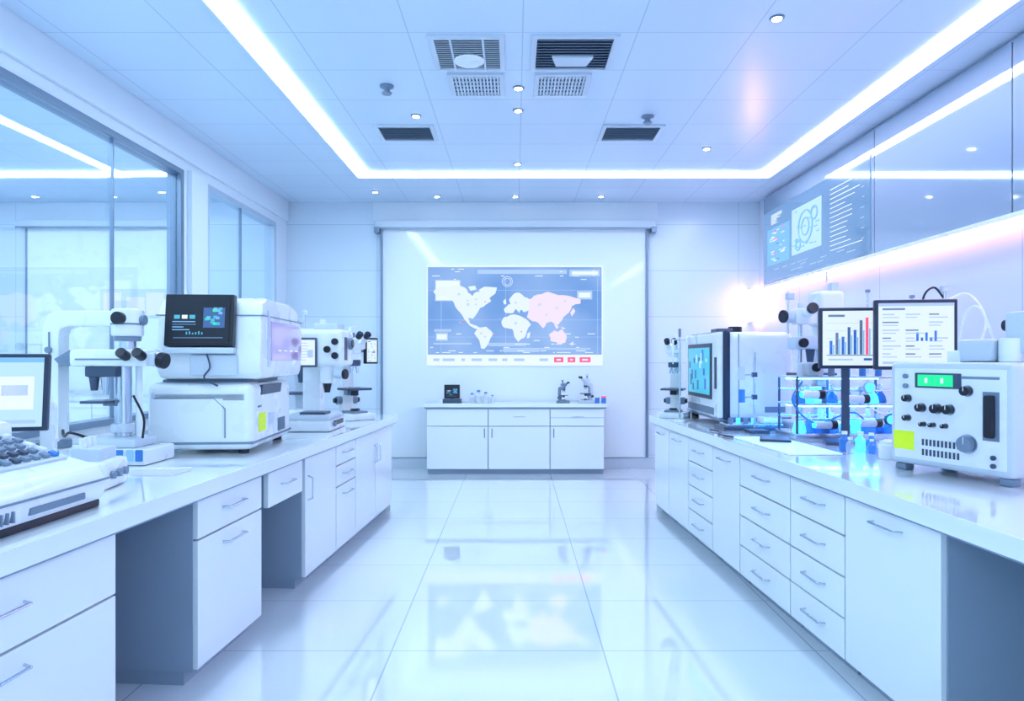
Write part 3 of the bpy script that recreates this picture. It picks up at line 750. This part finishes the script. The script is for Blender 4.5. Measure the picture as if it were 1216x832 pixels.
def mon(name, w, h, cz, cont, loc, rz):
    o = Obj(name)
    o.push((0,0,cz)); screen(o,w,h,cont,'navy',t=.03,b=.018); o.pop()
    o.box((0,.045,cz),(w*.5,.03,h*.5),'black',.01)
    o.box((0,.075,cz/2+.02),(.04,.02,cz),'dmetal',.006)
    o.prism([(-.12,.0),(.12,.0),(.09,.14),(-.09,.14)],'z',0,.018,'dmetal',.004)
    return o.done(loc, rz)
mon('computer_monitor',.31,.325,.57,'bars',(1.775,3.62,Zc),-8)
mon('computer_monitor',.385,.35,.58,'doc',(1.985,3.38,Zc),-8)

o = Obj('gas_regulator_line')
o.box((0,0,.02),(.16,.14,.04),'white2',.008)
o.cyl((0,0,.04),(0,0,.86),.010,'metal'); o.cyl((0,0,.84),(0,0,.87),.025,'white2')
o.curve([(0,0,.80),(-.07,-.02,.86),(-.13,-.02,.80),(-.13,-.02,.62)],.006,'black')
o.curve([(0,0,.78),(.10,-.05,.82),(.18,-.08,.68),(.14,-.08,.5)],.007,'white')
o.cyl((0,-.02,.70),(0,-.06,.70),.035,'white',bev=.004)
o.done((2.42,3.85,Zc),0)
for (x,y,hz) in [(2.35,4.55,.92),(2.5,4.3,.86)]:
    o = Obj('lab_support_rod'); o.cyl((0,0,0),(0,0,.015),.05,'white2'); o.cyl((0,0,.015),(0,0,hz),.006,'metal'); o.cyl((0,0,hz-.02),(0,0,hz),.016,'grey'); o.done((x,y,Zc),0)

# front instrument
o = Obj('signal_generator_instrument')
w,dp,hh = .50,.36,.42
for x in (-.21,.21):
    for y in (.04,.32): o.box((x,y,.014),(.05,.05,.028),'grey',.008)
o.box((0,dp/2,.028+hh/2),(w,dp,hh),'white2',.028,seg=3)
o.box((0,.006,.028+hh/2),(w-.05,.016,hh-.05),'white',.006)
o.bb(-.13,.06,-.006,.002,.345,.405,'dmetal',.003); o.bb(-.115,.03,-.009,-.004,.352,.398,'green',0)
for i in range(6): o.bb(-.105+i*.022,-.095+i*.022,-.011,-.008,.365,.385,'scrlight' if i in(1,4) else 'green',0)
for i in range(2): o.cyl((-.17+i*.0,-.002,.39-i*.04),(-.17,-.012,.39-i*.04),.010,'grey')
def knob(x,z,r,m='black'):
    o.cyl((x,.0,z),(x,-.006,z),r*1.25,'metal',bev=.001); o.cyl((x,-.006,z),(x,-.03,z),r,m,bev=.003); o.bb(x-.001,x+.001,-.032,-.029,z,z+r*.9,'white',0)
for (x,z,r) in [(-.16,.30,.014),(-.10,.265,.016),(-.035,.265,.018),(.015,.265,.018),(.085,.34,.018),(-.16,.22,.012),(-.09,.20,.009),(-.05,.20,.009),(.0,.20,.009)]: knob(x,z,r)
knob(.085,.14,.030,'grey')
for i in range(10): o.bb(-.10+i*.016,-.092+i*.016,-.004,.0,.075,.10,'dmetal',0); o.bb(-.10+i*.016,-.092+i*.016,-.004,.0,.115,.14,'dmetal',0)
o.bb(-.225,-.135,-.005,.0,.09,.165,'yellow',0)
o.box((.17,-.012,.25),(.034,.03,.16),'black',.012); o.bb(.14,.20,-.004,.0,.16,.34,'grey',.001)
o.bb(.06,.20,-.004,0,.385,.395,'grey',0)
for z in (.10,.07): o.cyl((.18,-.0,z),(.18,-.01,z),.009,'dmetal')
o.box((.03,.18,hh+.028+.045),(.14,.14,.09),'white2',.02); o.box((-.05,.16,hh+.05),(.06,.10,.05),'white',.01)
o.cyl((.14,.16,hh+.028),(.14,.16,hh+.12),.04,'white',bev=.006)
o.box((.17,.20,hh+.14),(.10,.10,.16),'white2',.015); o.cyl((.12,.2,hh+.17),(.09,.2,hh+.17),.022,'black',bev=.003)
o.curve([(.05,.2,hh+.12),(-.02,.22,hh+.25),(-.14,.3,hh+.2),(-.2,.34,hh-.1)],.005,'white')
o.box((.258,.18,.26),(.018,.18,.03),'dmetal',.006)
for i in range(6): o.bb(.249,.253,.10+i*.025,.11+i*.025,.08,.16,'dmetal',0)
o.done((1.675,2.65,Zc),-67.6)

o = Obj('illuminated_work_mat'); M['pad'] = mat('lit_mat',(.5,.6,.7),.3,emit=(.5,.82,1),es=.55)
o.box((0,0,.004),(.26,.72,.008),'pad',.002); o.box((0,0,.001),(.28,.75,.002),'metal',0); o.done((1.42,3.62,Zc),3)
o = Obj('tablet_computer'); o.box((0,0,.008),(.16,.20,.012),'navy',.004); o.box((0,0,.0145),(.14,.18,.002),'scrnavy',0); o.done((1.44,3.78,Zc+.008),-20)
o = Obj('data_cable'); o.curve([(0,0,.008),(.03,-.12,.008),(-.02,-.25,.008),(.02,-.40,.008)],.005,'navy'); o.done((1.24,4.35,Zc),0)

# ---- on back cabinet
Z2=.76
o = Obj('small_console_monitor'); o.push((0,0,.12)); screen(o,.17,.15,'dark'); o.pop(); o.box((0,.04,.02),(.20,.14,.04),'dmetal',.006); o.box((0,.03,.06),(.04,.03,.08),'dmetal',.003)
o.box((-.11,.03,.015),(.06,.1,.03),'white',.004); o.done((-.69,7.42,Z2))
o = Obj('reagent_bottles')
for x,k in ((0,1),(.07,1.3),(.15,1.1),(.22,.8)):
    o.lathe((x,0,0),[(.025*k,0),(.028*k,.004),(.028*k,.06*k),(.012*k,.08*k),(.012*k,.09*k)],'white2',16); o.cyl((x,0,.09*k),(x,0,.105*k),.015*k,'bluep')
o.done((-.47,7.40,Z2))
microscope('compact_microscope',(.78,7.46,Z2),-60,.48,body='white2')
microscope('compact_microscope',(.52,7.46,Z2),60,.38,body='grey')
o = Obj('storage_jars')
for x in (0,.07): o.cyl((x,0,0),(x,0,.06),.025,'bluep',bev=.003); o.cyl((x,0,.06),(x,0,.075),.027,'red' if x else 'white')
o.done((.88,7.34,Z2))

# ------------------------------------------------------------ world + camera
w = bpy.data.worlds.new('world'); scn.world = w; w.use_nodes = True
bg = w.node_tree.nodes['Background']; bg.inputs['Color'].default_value = (.50,.76,1,1); bg.inputs['Strength'].default_value = 1.7

cam = bpy.data.cameras.new('camera'); co = bpy.data.objects.new('camera', cam); scn.collection.objects.link(co)
cam.sensor_width = 36; cam.lens = 810/1216*36; cam.shift_x = -4/1216; cam.shift_y = 9/1216
cam.clip_start = .05
co.location = (0,0,1.244); co.rotation_euler = (math.radians(90),0,0)
scn.camera = co
